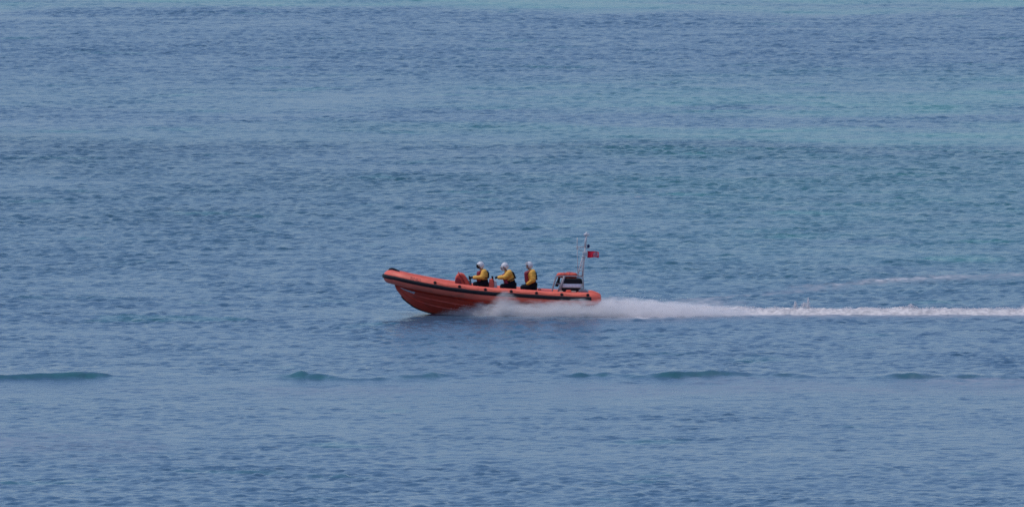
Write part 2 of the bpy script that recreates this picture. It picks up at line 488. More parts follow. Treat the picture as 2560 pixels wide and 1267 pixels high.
# hull
KE = [(984, 704), (990, 722), (998, 733), (1010, 747.5), (1024, 759), (1040, 769.5), (1061, 777.5), (1090, 785), (1130, 790), (1200, 797), (1300, 801), (1412, 803)]
CH = [(986, 708, -.06), (1000, 717, -.26), (1012, 722, -.42), (1026, 726.0, -.56), (1044, 730.5, -.70), (1065, 734.5, -.80), (1094, 739.5, -.90), (1130, 746, -.97), (1188, 756, -1.02), (1240, 761, -1.04), (1320, 767, -1.05), (1412, 771, -1.05)]
K = [P(u, v, 0) for u, v in KE]; C_ = [P(*c) for c in CH]
Kc = [Vector(p) for p in catmull([tuple(p) for p in K], 4)]
Cc = [Vector(p) for p in catmull([tuple(p) for p in C_], 4)]
def hull_pt(i, f, side=-1):
    a, c = Kc[i], Cc[i]
    p = a.lerp(c, f)
    bow = max(0, 1 - i/26)
    p.y *= 1 - 0.30*bow*math.sin(math.pi*f)       # flared, slightly hollow bow sections
    p.z += -0.03*(1-bow)*math.sin(math.pi*f)
    if side > 0: p.y = -p.y
    return p
FR = [0, .15, .30, .44, .45, .47, .60, .74, .75, .77, .88, 0.97, 1.0]
bm = bmesh.new()
for side in (-1, 1):
    rows = []
    for i in range(len(Kc)):
        row = []
        for f in FR:
            p = hull_pt(i, f, side)
            if f in (.45, .75):
                p += Vector((0, side*.022, -.012))
            if f == 1.0: p += Vector((0, side*.085*min(1, i/14), .004))
            row.append(bm.verts.new(p))
        c = Cc[i]; u = c.x*S+1280
        uu = max(u, 978)
        row.append(bm.verts.new(Vector((c.x, side*abs(c.y)*0.95, c.z+.035))))
        row.append(bm.verts.new(Vector((c.x, side*max(abs(tube_y(uu))-.1, .02), max(tube_z(uu), c.z+.04)))))
        rows.append(row)
    for a, c in zip(rows, rows[1:]):
        for j in range(len(a)-1): bm.faces.new((a[j], a[j+1], c[j+1], c[j]))
    # transom half
    last = rows[-1]
    cv = bm.verts.new(Vector((last[0].co.x, 0, last[-1].co.z)))
    bm.faces.new(last + [cv])
bmesh.ops.remove_doubles(bm, verts=bm.verts[:], dist=.0008)
link('hull', bm_mesh(bm), M['hull'], boat, autos=25)
link('keel_strip', tube_mesh([p+Vector((-.004, 0, -.004)) for p in Kc[10:34]], .026, 8), M['black'], boat)
def hull_stripe(name, i0, i1, f0, f1):
    bm = bmesh.new(); rows = []
    for i in range(i0, i1+1):
        o = Vector((-.0, -.022, -.006))
        rows.append([bm.verts.new(hull_pt(i, f0)+o), bm.verts.new(hull_pt(i, f1)+o)])
    for a, c in zip(rows, rows[1:]): bm.faces.new((a[0], a[1], c[1], c[0]))
    bmesh.ops.solidify(bm, geom=bm.faces[:], thickness=.008)
    link(name, bm_mesh(bm), M['white2'], boat, smooth=False)
def station(u): return min(range(len(Cc)), key=lambda i: abs(Cc[i].x*S+1280-u))
hull_stripe('hull_marking', station(1002), station(1041), .82, .96)
hull_stripe('hull_marking', station(1196), station(1238), .90, .94)
# deck
bm = bmesh.new(); rows = []
for i in range(0, 30):
    u = 1000 + i*412/29
    y = max(abs(tube_y(u))-.12, .05); z = tube_z(u)-.20
    rows.append([bm.verts.new(Vector(((u-1280)/S, s_*y, z))) for s_ in (-1, -.5, 0, .5, 1)])
for a, c in zip(rows, rows[1:]):
    for j in range(4): bm.faces.new((a[j], a[j+1], c[j+1], c[j]))
bmesh.ops.solidify(bm, geom=bm.faces[:], thickness=.03)
link('deck', bm_mesh(bm), M['deck'], boat, autos=30)

# forward pod with its front shade painted as a dark red plate, and a strap over it
bm = bmesh.new()
add_prism(bm, [(1137, 716), (1137.5, 695), (1142, 685), (1148, 681.5), (1157, 682), (1163, 688), (1170, 699), (1176, 712), (1176, 718)], -.34, .34, .09)
link('forward_pod', fused(bm, .03, 3), M['bag'], boat)
bm = bmesh.new()
add_prism(bm, [(1137, 714), (1138, 698), (1142, 692), (1149, 695), (1153.5, 704), (1154, 714)], -.365, -.325, .015)
link('pod_shade', bm_mesh(bm), M['dred'], boat, autos=40)
bm = bmesh.new()
add_tube(bm, [P(1146, 680, -.3)+Vector((0, 0, 0)), P(1149, 687, -.36), P(1155, 695, -.36), P(1162, 708, -.36)], .018, 6)
link('pod_strap', bm_mesh(bm), M['dred'], boat)

# steering consoles: pillar, screen, black handlebar
def console(u, vtop, mat, barv, wide=8, name='console'):
    bm = bmesh.new()
    add_prism(bm, [(u, vtop+2), (u+2, vtop), (u+wide-2, vtop), (u+wide, vtop+3), (u+wide+2, 726), (u-2, 726)], -.17, .17, .04)
    c = link(name, bm_mesh(bm), mat, boat, autos=40)
    bm = bmesh.new()
    add_tube(bm, [P(u+wide-2, barv+3, -.28), P(u+wide-4, barv+1, -.2), P(u+wide-3, barv+5, 0), P(u+wide-4, barv+1, .2), P(u+wide-2, barv+3, .28)], .028, 8)
    add_tube(bm, [P(u+wide-3, barv+5, 0), P(u+wide+1, 718, 0)], .04, 8)
    link('handlebar', bm_mesh(bm), M['black'], c)
    return c
console(1171, 699, M['grey'], 689.5, 6)
c2_ = console(1223, 696.5, M['tube'], 690, 11)
bm = bmesh.new(); add_prism(bm, [(1235, 700), (1241, 703), (1244, 722), (1235, 722)], -.14, .14, .02)
link('instrument_box', bm_mesh(bm), M['metal'], c2_, autos=40)
# jockey seats
def seat(u):
    bm = bmesh.new()
    add_prism(bm, [(u-16, 714), (u-12, 711), (u+9, 713), (u+12, 706), (u+15, 707), (u+14, 722), (u+12, 738), (u-12, 735)], -.17, .17, .035)
    link('jockey_seat', bm_mesh(bm), M['black'], boat, autos=40)
for u in (1208, 1277, 1329): seat(u)
# low red gunwale box by the after deck
bm = bmesh.new()
add_prism(bm, [(1344, 729), (1345, 721.5), (1352, 721), (1353, 725.5), (1383, 727), (1385, 736), (1344, 736)], -.55, .55, .02)
link('deck_locker', bm_mesh(bm), M['dred'], boat, autos=40)

# stern roll frame
fr = None
bm = bmesh.new()
for y in (-.62, .62):
    add_tube(bm, catmull([P(1378.5, 734, 0)+Vector((0, y, 0)), P(1386, 706, 0)+Vector((0, y, 0)), P(1391, 691.5, 0)+Vector((0, y*.95, 0)), P(1397, 688.6, 0)+Vector((0, y*.92, 0)), P(1450, 690, 0)+Vector((0, y*.92, 0)), P(1457.5, 697, 0)+Vector((0, y*.95, 0)), P(1458, 738, 0)+Vector((0, y, 0))], 4), .024, 10)
    add_tube(bm, [P(1411, 689, 0)+Vector((0, y*.94, 0)), P(1395, 735, 0)+Vector((0, y, 0))], .048, 10)
    add_tube(bm, [P(1390, 707, 0)+Vector((0, y*.97, 0)), P(1404, 709, 0)+Vector((0, y*.97, 0))], .02, 8)
    add_tube(bm, [P(1456, 708, 0)+Vector((0, y*.97, 0)), P(1448, 735, 0)+Vector((0, y*.97, 0))], .018, 8)
for u, v in ((1391, 691.5), (1411, 689), (1450, 690)):
    add_tube(bm, [P(u, v, 0)+Vector((0, -.58, 0)), P(u, v, 0)+Vector((0, .58, 0))], .022, 10)
fr = link('roll_frame', bm_mesh(bm), pmat('grey_frame_paint', (.30, .27, .29), .45), boat)
bm = bmesh.new(); add_prism(bm, [(1401, 694), (1399, 706), (1395, 715), (1387.5, 714.5), (1392, 704), (1395.5, 694)], -.50, -.44, .01)
link('side_screen', bm_mesh(bm), M['black'], boat, autos=40); bm = bmesh.new()
add_prism(bm, [(1401, 694), (1399, 706), (1395, 715), (1387.5, 714.5), (1392, 704), (1395.5, 694)], .44, .50, .01)
link('side_screen', bm_mesh(bm), M['black'], boat, autos=40)
# folded righting bag on top
bm = bmesh.new()
add_capsule(bm, P(1400, 687.8, -.30), P(1436, 688.6, -.30), .085, .095)
add_capsule(bm, P(1398, 687.6, 0), P(1437, 688.6, 0), .10, .11)
add_capsule(bm, P(1400, 687.8, .30), P(1436, 688.6, .30), .085, .095)
add_capsule(bm, P(1418, 686.1, -.25), P(1432, 686.6, .25), .095, .10)
add_capsule(bm, P(1394, 689.1, -.3), P(1399, 688.1, .3), .05, .06)
bag = link('righting_bag', fused(bm, .022, 4), M['bag'], boat)
bm = bmesh.new()
add_tube(bm, [P(1397+7*math.sin(a_), 0, 0)*0 + Vector(((1410-1280)/S, .44*math.cos(a_), (785-688.6)/S+.135*math.sin(a_))) for a_ in [k_*math.pi/12 for k_ in range(13)]], .012, 6)
add_tube(bm, [Vector(((1424-1280)/S, .44*math.cos(a_), (785-688.6)/S+.155*math.sin(a_))) for a_ in [k_*math.pi/12 for k_ in range(13)]], .012, 6)
link('bag_strap', bm_mesh(bm), M['dred'], bag)
# outboard motors
for y in (-.36, .36):
    m1 = bmesh.new()
    add_prism(m1, [(1408, 704), (1409.5, 697), (1414, 694.8), (1448, 695.5), (1455, 698), (1456.5, 708.2), (1406.0, 707.8)], y-.19, y+.19, .045)
    cowl = link('outboard_motor', bm_mesh(m1), M['black'], boat, autos=50)
    m2 = bmesh.new()
    add_prism(m2, [(1406, 707.4), (1454, 708.0), (1452, 718.0), (1404, 717.4)], y-.205, y+.205, .03)
    link('white_band', bm_mesh(m2), M['white2'], cowl, autos=50)
    m3 = bmesh.new()
    add_prism(m3, [(1404.5, 717.4), (1451.5, 718.0), (1447, 727), (1430, 733), (1408, 733), (1403, 725)], y-.17, y+.17, .03)
    link('lower_cowling', bm_mesh(m3), M['black'], cowl, autos=50)
    m4 = bmesh.new()
    add_prism(m4, [(1418, 732), (1440, 730), (1437, 770), (1450, 796), (1418, 796), (1421, 770)], y-.06, y+.06, .02)
    add_prism(m4, [(1425, 806), (1419, 792), (1445, 792), (1452, 800)], y-.05, y+.05, .015)
    link('leg', bm_mesh(m4), M['grey'], cowl, autos=50)
bm = bmesh.new()
add_prism(bm, [(1447, 722), (1464, 722.5), (1471, 727), (1472, 733), (1446, 733)], -.75, .75, .02)
link('transom_platform', bm_mesh(bm), M['grey'], boat, autos=40)
bm = bmesh.new(); add_capsule(bm, P(1418, 729.5, -.80), P(1425, 729.5, -.80), .06, .06)
link('fuel_coupling', bm_mesh(bm), M['bag'], boat)
bm = bmesh.new(); add_box(bm, P(1434, 731, -.80), (.18, .14, .09), None, .02)
M['beige'] = pmat('beige_plastic', (.42, .36, .3), .6)
link('stowage_box', bm_mesh(bm), M['beige'], boat)
bm = bmesh.new(); add_box(bm, P(1403, 731, -.80), (.14, .14, .10), None, .02)
link('stowage_box', bm_mesh(bm), M['beige'], boat)

# mast: tripod of struts with a pole, lantern, aerials, cross arm
mast_bm = bmesh.new()
add_tube(mast_bm, [P(1444, 690, -.35), P(1453, 655, -.17), P(1461, 630, -.05)], .023, 8)
add_tube(mast_bm, [P(1444, 690, .35), P(1453, 655, .17), P(1461, 630, .05)], .023, 8)
add_tube(mast_bm, [P(1456.5, 692), P(1459, 660), P(1461.5, 640), P(1463, 615)], [.042, .036, .034, .034], 10)
for v, w_ in ((678, .28), (666, .22), (654, .16), (643, .1)):
    ul = np.interp(v, [630, 655, 690], [1461, 1453, 1444]); ur = np.interp(v, [615, 660, 692], [1463, 1459, 1456.5])
    add_tube(mast_bm, [P(ul, v, -w_), P(ur, v-3, 0), P(ul, v, w_)], .012, 6)
    add_tube(mast_bm, [P(ul, v, -w_), P(ul, v, w_)], .012, 6)
    add_tube(mast_bm, [P(ul, v, -w_), P(ur, v-12, 0)], .011, 6)
add_tube(mast_bm, [P(1463, 618), P(1465.5, 589)], [.044, .042], 10)
mast = link('mast', bm_mesh(mast_bm), M['metal'], boat)
bm = bmesh.new()
add_tube(bm, [P(1460.8, 589.6), P(1461, 586.2), P(1472, 586.2), P(1472.2, 589.6)], [.03, .045, .045, .03], 12)
add_tube(bm, [P(1466, 590), P(1466, 583), P(1466.2, 580)], [.045, .04, .025], 12)
link('masthead_lantern', bm_mesh(bm), M['white'], mast)
bm = bmesh.new()
add_tube(bm, [P(1441, 617.5), P(1463, 617)], .02, 8)
add_tube(bm, [P(1441, 621), P(1463, 630)], .012, 6)
link('cross_arm', bm_mesh(bm), M['metal'], mast)
link('aerial', tube_mesh([P(1443, 594), P(1443, 618), P(1443.5, 622)], [.013, .020, .024], 8), M['metal'], mast)
link('aerial', tube_mesh([P(1443, 624, .1), P(1444, 655, .2), P(1445, 689, .3)], .011, 6), M['metal'], mast)
bm = bmesh.new()
add_box(bm, P(1463, 634), (.20, .24, .17), None, .03); add_box(bm, P(1459, 641), (.14, .3, .06), None, .02)
link('radar_reflector', bm_mesh(bm), M['silver'], mast, autos=40)
bm = bmesh.new()
add_tube(bm, [P(1471, 619.5), P(1471, 618), P(1471, 612), P(1471, 610.5)], [.035, .052, .05, .02], 12)
lamp = link('blue_beacon', bm_mesh(bm), M['blue'], mast, autos=50)
bm = bmesh.new(); add_tube(bm, [P(1463.5, 620), P(1471, 620)], .014, 6)
link('bracket', bm_mesh(bm), M['metal'], lamp)

# ensign
bm = bmesh.new(); grid = []
nu, nw = 28, 14
for i in range(nu+1):
    s = i/nu; row = []
    for j in range(nw+1):
        t = j/nw
        u = 1468.3 + 29*s - 2*math.sin(s*3)*t
        v = 626.8 + 17.5*t + 1.2*math.sin(s*7+.6)*s + (2.2*s*(1-t)) - 1.2*s*t
        y = .07*math.sin(s*9+t*1.6)*min(1, s*3) + .03*math.sin(s*17+t*3)
        row.append(bm.verts.new(P(u, v, 0)+Vector((0, y, 0))))
    grid.append(row)
for a, c in zip(grid, grid[1:]):
    for j in range(nw): bm.faces.new((a[j], a[j+1], c[j+1], c[j]))
bmesh.ops.solidify(bm, geom=bm.faces[:], thickness=.004)
fm_ = bpy.data.materials.new('ensign_cloth'); fm_.use_nodes = True
nt2 = fm_.node_tree; N2 = nt2.nodes; L2 = nt2.links; b2 = N2['Principled BSDF']; b2.inputs['Roughness'].default_value = .8
t2 = N2.new('ShaderNodeTexCoord')
sp = N2.new('ShaderNodeVectorMath'); sp.operation = 'DISTANCE'
flag_o = P(1468.3, 627)
sp.inputs[1].default_value = (.32, 0.0, -.135)
mp2 = N2.new('ShaderNodeMapping'); mp2.inputs['Scale'].default_value = (1, .1, 1.0)
L2.new(t2.outputs['Object'], mp2.inputs['Vector']); L2.new(mp2.outputs[0], sp.inputs[0])
rp2 = N2.new('ShaderNodeValToRGB'); rp2.color_ramp.elements[0].position = .085; rp2.color_ramp.elements[1].position = .115
rp2.color_ramp.elements[0].color = (.68, .42, .50, 1); rp2.color_ramp.elements[1].color = (.85, .03, .09, 1)
L2.new(sp.outputs['Value'], rp2.inputs['Fac'])
sx = N2.new('ShaderNodeSeparateXYZ'); L2.new(t2.outputs['Object'], sx.inputs[0])
cmp_ = N2.new('ShaderNodeMath'); cmp_.operation = 'LESS_THAN'; cmp_.inputs[1].default_value = -.248; L2.new(sx.outputs['Z'], cmp_.inputs[0])
mx = N2.new('ShaderNodeMix'); mx.data_type = 'RGBA'; mx.inputs[7].default_value = (.03, .01, .09, 1)
L2.new(cmp_.outputs[0], mx.inputs[0]); L2.new(rp2.outputs['Color'], mx.inputs[6]); L2.new(mx.outputs[2], b2.inputs['Base Color'])
fmesh = bm_mesh(bm); fmesh.transform(Matrix.Translation(-flag_o))
flag = link('flag', fmesh, fm_); flag.location = flag_o
tag(flag, 'small red flag with a pale emblem streaming aft from the boat mast', 'flag')

# ------------------------------------------------------------------ crew
def crew(label, J, visor='dark', prone=0.0, tilt=0.0):
    """J: joints as (u, v) in side view; the two sides are spread across the beam"""
    root_loc = P(*J['pelvis'])
    def p(n, y=0.0):
        q_ = P(*J[n]); return Vector((q_.x, y, q_.z))
    pel, wst, chs, nck, hd = p('pelvis'), p('waist'), p('chest'), p('neck'), p('head')
    hdir = Matrix.Rotation(tilt, 3, 'Y')
    # --- body: one fused skin from head to feet
    bm = bmesh.new()
    add_capsule(bm, pel, wst, .13, .12, sq=1.2); add_capsule(bm, wst, chs, .12, .14, sq=1.25)
    add_capsule(bm, chs, nck, .09, .055)
    add_capsule(bm, nck, hd+Vector((0.01, 0, -.04)), .055, .06)
    add_ball(bm, hd+Vector((.012, 0, .02)), (.098, .076, .105), hdir)
    add_ball(bm, hd+hdir@Vector((-.03, 0, -.06)), (.065, .055, .06), hdir)      # jaw
    add_ball(bm, hd+hdir@Vector((-.095, 0, -.015)), (.022, .014, .028), hdir, 10)  # nose
    add_ball(bm, hd+hdir@Vector((-.082, 0, -.062)), (.014, .028, .009), hdir, 10)  # lips
    for s_ in (-1, 1):
        add_ball(bm, hd+hdir@Vector((.012, s_*.078, -.01)), (.022, .012, .032), hdir, 10)  # ear
    arms = {}
    for s_ in (-1, 1):
        k_ = 'n' if s_ < 0 else 'f'
        sh = p('shoulder', s_*.20); el = p('elbow_'+k_ if 'elbow_'+k_ in J else 'elbow', s_*.27); wr = p('wrist', s_*J.get('wy', .22)); hn = p('hand', s_*J.get('hy', .22))
        kn = p('knee', s_*.24); an = p('ankle', s_*.26); hip = pel+Vector((0, s_*.10, -.02))
        arms[s_] = (sh, el, wr, hn, hip, kn, an)
        add_capsule(bm, chs+Vector((0, s_*.1, .02)), sh, .06, .055)
        add_capsule(bm, sh, el, .05, .042); add_capsule(bm, el, wr, .04, .028)
        add_capsule(bm, hip, kn, .085, .06); add_capsule(bm, kn, an, .055, .038)
        add_capsule(bm, an, an+Vector((-.17, 0, -.035)), .036, .032)
        hand_parts(bm, wr, hn, s_, 0)
    body = link('person', fused(bm, .0105, 1), M['skin'])
    body.location = root_loc; body.data.transform(Matrix.Translation(-root_loc))
    tag(body, label, 'person', 'lifeboat crew')
    # --- clothing
    bm = bmesh.new()
    for s_ in (-1, 1):
        sh, el, wr, hn, hip, kn, an = arms[s_]
        add_capsule(bm, hip+Vector((0, 0, .0)), kn, .135, .10); add_capsule(bm, kn, an, .092, .065)
    add_capsule(bm, pel+Vector((0, 0, -.01)), wst+Vector((0, 0, -.03)), .18, .168, sq=1.12)
    link('trousers', fused(bm, .02, 3), M['navy'], body)
    for s_ in (-1, 1):
        an = arms[s_][6]
        bm = bmesh.new()
        add_capsule(bm, an+Vector((0, 0, .05)), an, .062, .055); add_capsule(bm, an+Vector((.02, 0, -.03)), an+Vector((-.18, 0, -.045)), .05, .045, sq=.9)
        link('boot', fused(bm, .014, 2), M['black'], body)
    bm = bmesh.new()
    low = wst.lerp(chs, .36)
    add_capsule(bm, low, wst.lerp(chs, .45), .172, .172, sq=1.15); add_capsule(bm, wst.lerp(chs, .45), chs, .172, .182, sq=1.15)
    add_capsule(bm, chs, nck+Vector((0, 0, -.03)), .13, .085)
    for s_ in (-1, 1):
        sh, el, wr, hn, *_ = arms[s_]
        add_capsule(bm, chs+Vector((0, s_*.08, .03)), sh, .10, .105)
        add_capsule(bm, sh, el, .120, .100); add_capsule(bm, el, wr.lerp(el, .06), .098, .062)
        for t_ in (.35, .7):            # folds in the sleeve
            q_ = sh.lerp(el, t_); add_ball(bm, q_+Vector((.01, s_*.01, 0)), (.125, .11, .03))
    link('jacket', fused(bm, .016, 2), M['yellow'], body)
    # lifejacket: collar and two front lobes, straps over the back
    ax = (nck-wst).normalized(); fwd = Vector((-1, 0, 0)); fwd = (fwd-ax*fwd.dot(ax)).normalized()
    bm = bmesh.new()
    top = chs+ax*.13
    for s_ in (-1, 1):
        add_capsule(bm, chs+fwd*.175+ax*.05+Vector((0, s_*.10, 0)), wst+fwd*.19+ax*.04+Vector((0, s_*.10, 0)), .085, .09)
        add_capsule(bm, chs+fwd*.165+ax*.06+Vector((0, s_*.10, 0)), top+Vector((.03, s_*.11, -.01)), .075, .06)
    add_capsule(bm, top+Vector((.05, -.10, -.01)), top+Vector((.05, .10, -.01)), .062, .062)
    lj = link('lifejacket', fused(bm, .015, 2), M['red'], body)
    bm = bmesh.new()
    for s_ in (-1, 1):
        add_tube(bm, catmull([top+Vector((.06, s_*.08, -.01)), chs-fwd*.185+Vector((0, s_*.05, .02)), wst-fwd*.185+Vector((0, s_*.03, .03))], 4), .03, 8)
    ring = []
    for q_ in range(25):
        a_ = q_/24*2*math.pi
        ring.append(wst+ax*.06+fwd*.185*math.cos(a_)+Vector((0, .215*math.sin(a_), 0)))
    add_tube(bm, ring, .02, 8, cap=False)
    link('harness_strap', bm_mesh(bm), M['black'], lj)
    for s_ in (-1, 1):
      bm = bmesh.new(); add_box(bm, chs.lerp(wst, .55)+fwd*.270+Vector((0, s_*.10, 0)), (.02, .09, .07), None, .005)
      link('reflective_patch', bm_mesh(bm), M['silver'], lj)
    # gloves
    for s_ in (-1, 1):
        bm = bmesh.new(); sh, el, wr, hn, *_ = arms[s_]
        add_capsule(bm, wr.lerp(el, .18), wr, .046, .042)
        hand_parts(bm, wr, hn, s_, .006)
        link('glove', fused(bm, .0085, 1), M['black'], body)
    # helmet with cut-out for the face, rim, visor
    hc = hd+Vector((.012, 0, .02))
    bm = bmesh.new()
    vs = add_ball(bm, (0, 0, 0), (.150, .130, .148), None, 32)
    kill = [f for f in bm.faces if f.calc_center_median().z < -.105 or (f.calc_center_median().x < -.035 and f.calc_center_median().z < .028)]
    bmesh.ops.delete(bm, geom=kill, context='FACES')
    bmesh.ops.solidify(bm, geom=bm.faces[:], thickness=.02)
    for s_ in (-1, 1): add_tube(bm, [(.0, s_*.120, .0), (.0, s_*.138, .0)], [.035, .028], 12)
    add_box(bm, (.02, 0, .148), (.16, .035, .016), None, .006)
    bm.transform(Matrix.Translation(hc) @ hdir.to_4x4())
    hm = link('helmet', bm_mesh(bm), M['white'], body, autos=50)
    bm = bmesh.new(); rows = []
    a0, a1 = (-.75, .30) if visor != 'up' else (.18, .95)
    for i in range(9):
        el_ = a0+(a1-a0)*i/8; row = []
        for j in range(17):
            az = (j-8)/8*1.15
            row.append(bm.verts.new(Vector((-.170*math.cos(el_)*math.cos(az), (.148)*math.cos(el_)*math.sin(az), .164*math.sin(el_)))))
        rows.append(row)
    for a, c in zip(rows, rows[1:]):
        for j in range(16): bm.faces.new((a[j], a[j+1], c[j+1], c[j]))
    bmesh.ops.solidify(bm, geom=bm.faces[:], thickness=.005)
    bm.transform(Matrix.Translation(hc) @ hdir.to_4x4())
    if visor == 'pale': bm.transform(Matrix.Translation(hc) @ Matrix.Scale(1.14, 4) @ Matrix.Translation(-hc))
    link('visor', bm_mesh(bm), M['visor'] if visor == 'dark' else M['pvisor'], hm)
    for s_ in (-1, 1):
        bm = bmesh.new(); add_ball(bm, hd+hdir@Vector((-.078, s_*.030, .012)), (.012, .014, .009), None, 10)
        link('eye', bm_mesh(bm), M['visor'], body)
    bm = bmesh.new()
    add_tube(bm, [hc+hdir@Vector((.0, -.125, -.06)), hc+hdir@Vector((-.03, -.09, -.12)), hc+hdir@Vector((-.035, 0, -.14)), hc+hdir@Vector((-.03, .09, -.12)), hc+hdir@Vector((.0, .125, -.06))], .010, 6)
    link('chin_strap', bm_mesh(bm), M['black'], hm)
    return body

def hand_parts(bm, wr, hn, s_, fat):
    d = (hn-wr).normalized(); side = Vector((0, 1, 0)); side = (side-d*side.dot(d)).normalized(); down = d.cross(side).normalized()
    if down.z > 0: down = -down
    palm = wr+d*.05
    add_capsule(bm, wr, wr+d*.075, .028+fat, .030+fat)
    for q_, ln in zip((-1.5, -.5, .5, 1.5), (.9, 1.0, .95, .78)):
        a = wr+d*.085+side*q_*.019
        b_ = a+d*.034*ln+down*.012; c_ = b_+down*.032*ln+d*.004; e_ = c_-d*.026*ln+down*.006
        add_capsule(bm, a, b_, .0095+fat, .009+fat, 8); add_capsule(bm, b_, c_, .009+fat, .0085+fat, 8); add_capsule(bm, c_, e_, .0085+fat, .0075+fat, 8)
    t0 = wr+d*.03-side*s_*.028
    t1 = t0-side*s_*.022+d*.03+down*.012; t2 = t1+d*.02+down*.028+side*s_*.008
    add_capsule(bm, t0, t1, .012+fat, .011+fat, 8); add_capsule(bm, t1, t2, .011+fat, .009+fat, 8)

crew('front crew member in yellow jacket and dark visor, gripping the handlebar behind the orange pod',
     dict(pelvis=(1210, 709), waist=(1209.5, 699), chest=(1208.5, 684), neck=(1205, 674.5), head=(1200.5, 664.5), shoulder=(1210, 680), elbow=(1206.5, 692), wrist=(1184, 693.5), hand=(1177, 692.5),
          knee=(1188, 711), ankle=(1190, 733)), 'dark', tilt=-.05)
crew('middle crew member leaning forward in yellow jacket, pale visor down, hands on handlebar',
     dict(pelvis=(1279, 713), waist=(1278, 703), chest=(1271.5, 687.5), neck=(1266, 678.5), head=(1261.5, 667), shoulder=(1273, 682), elbow=(1262, 692), wrist=(1246, 693.5), hand=(1239, 692.5),
          knee=(1256, 716), ankle=(1258, 738)), 'pale', tilt=-.4)
crew('rear crew member sitting upright in yellow jacket, visor raised and arms lowered, nearest the stern',
     dict(pelvis=(1331, 715), waist=(1330, 703), chest=(1327.5, 685), neck=(1325.5, 675), head=(1322, 664.5), shoulder=(1331.5, 681), elbow=(1333, 699), wrist=(1318, 709.5), hand=(1312, 712),
          knee=(1307, 718.5), ankle=(1308, 741), wy=.18, hy=.15), 'up', tilt=.05)

# ------------------------------------------------------------------ foam of the wake
fmat = bpy.data.materials.new('white_water'); fmat.use_nodes = True
nt3 = fmat.node_tree; b3 = nt3.nodes['Principled BSDF']
b3.inputs['Base Color'].default_value = (.80, .78, .80, 1); b3.inputs['Roughness'].default_value = .7
b3.inputs['Subsurface Weight'].default_value = 0.0
tn = nt3.nodes.new('ShaderNodeTexNoise'); tn.inputs['Scale'].default_value = 5; tn.inputs['Detail'].default_value = 6
tcc = nt3.nodes.new('ShaderNodeTexCoord'); nt3.links.new(tcc.outputs['Object'], tn.inputs['Vector'])
rp3 = nt3.nodes.new('ShaderNodeValToRGB'); rp3.color_ramp.elements[0].color = (.50, .48, .49, 1); rp3.color_ramp.elements[1].color = (.76, .71, .69, 1)
rp3.color_ramp.elements[0].position = .35; rp3.color_ramp.elements[1].position = .6
nt3.links.new(tn.outputs['Fac'], rp3.inputs['Fac']); nt3.links.new(rp3.outputs['Color'], b3.inputs['Base Color'])

# ridge of churned white water straight behind the boat
gx = np.arange(2.6, 46, .05); gy = np.linspace(-1, 1, 50)
GX, GY = np.meshgrid(gx, gy, indexing='ij')
wy = piece(GX, [(2, -.1), (5, 0), (8, .35), (20, .55), (60, .75)])
ww = piece(GX, [(2.6, .9), (4, 1.15), (7, 1.15), (9, .95), (20, .95), (60, .8)])*(1+.25*(vnoise(GX*1.1, GY*0, 3)-.5)+.12*(vnoise(GX*4, GY*0, 9)-.5))
hh = piece(GX, [(2.6, .25), (3.6, .42), (5, .42), (6.5, .34), (8, .24), (12, .25), (20, .22), (60, .15)])
env = np.clip(1-np.abs(GY)**3, 0, 1)
nz = .45*vnoise(GX*1.6, GY*3+20, 1)+.35*vnoise(GX*4.5, GY*5, 2)+.25*vnoise(GX*11, GY*9, 5)
yy = wy+GY*ww
zz = -.06+hh*env*(.30+1.15*nz)
me3 = bpy.data.meshes.new('wake_foam')
co = np.stack([GX, yy, zz], -1).astype(np.float32)
a_, b_ = GX.shape
me3.vertices.add(a_*b_); me3.vertices.foreach_set('co', co.ravel())
idx = np.arange(a_*b_, dtype=np.int32).reshape(a_, b_)
q = np.stack([idx[:-1, :-1], idx[1:, :-1], idx[1:, 1:], idx[:-1, 1:]], -1).reshape(-1, 4)
me3.loops.add(q.size); me3.loops.foreach_set('vertex_index', q.ravel()); me3.polygons.add(len(q)); me3.polygons.foreach_set('loop_start', np.arange(0, q.size, 4, dtype=np.int32)); me3.update(calc_edges=True)
wf = link('wake_foam', me3, fmat)
tag(wf, 'long low ridge of churned white foam trailing right behind the lifeboat', 'foam', kind='stuff')

def droplets(name, pos, rad, label):
    n = len(pos)
    base = np.array([(1, 1, 1), (1, -1, -1), (-1, 1, -1), (-1, -1, 1)], float)*.8
    tri = np.array([(0, 1, 2), (0, 3, 1), (0, 2, 3), (1, 3, 2)])
    ang = rng.random(n)*6.283; ca, sa = np.cos(ang)[:, None], np.sin(ang)[:, None]
    base = np.stack([base[None, :, 0]*ca-base[None, :, 2]*sa, np.broadcast_to(base[None, :, 1], (n, 4)), base[None, :, 0]*sa+base[None, :, 2]*ca], -1)
    st = np.stack([1+rng.random(n)*1.2, np.ones(n), .7+rng.random(n)*.5], -1)
    vv = pos[:, None, :]+base*rad[:, None, None]*st[:, None, :]
    me = bpy.data.meshes.new(name); me.vertices.add(n*4); me.vertices.foreach_set('co', vv.astype(np.float32).ravel())
    ff = (tri[None]+4*np.arange(n)[:, None, None]).astype(np.int32).reshape(-1, 3)
    me.loops.add(ff.size); me.loops.foreach_set('vertex_index', ff.ravel()); me.polygons.add(len(ff)); me.polygons.foreach_set('loop_start', np.arange(0, ff.size, 3, dtype=np.int32)); me.update(calc_edges=True)
    o = link(name, me, dmat, smooth=False); tag(o, label, 'spray', kind='stuff'); return o
dmat = bpy.data.materials.new('spray_drops'); dmat.use_nodes = True
nt4 = dmat.node_tree; nt4.nodes.clear()
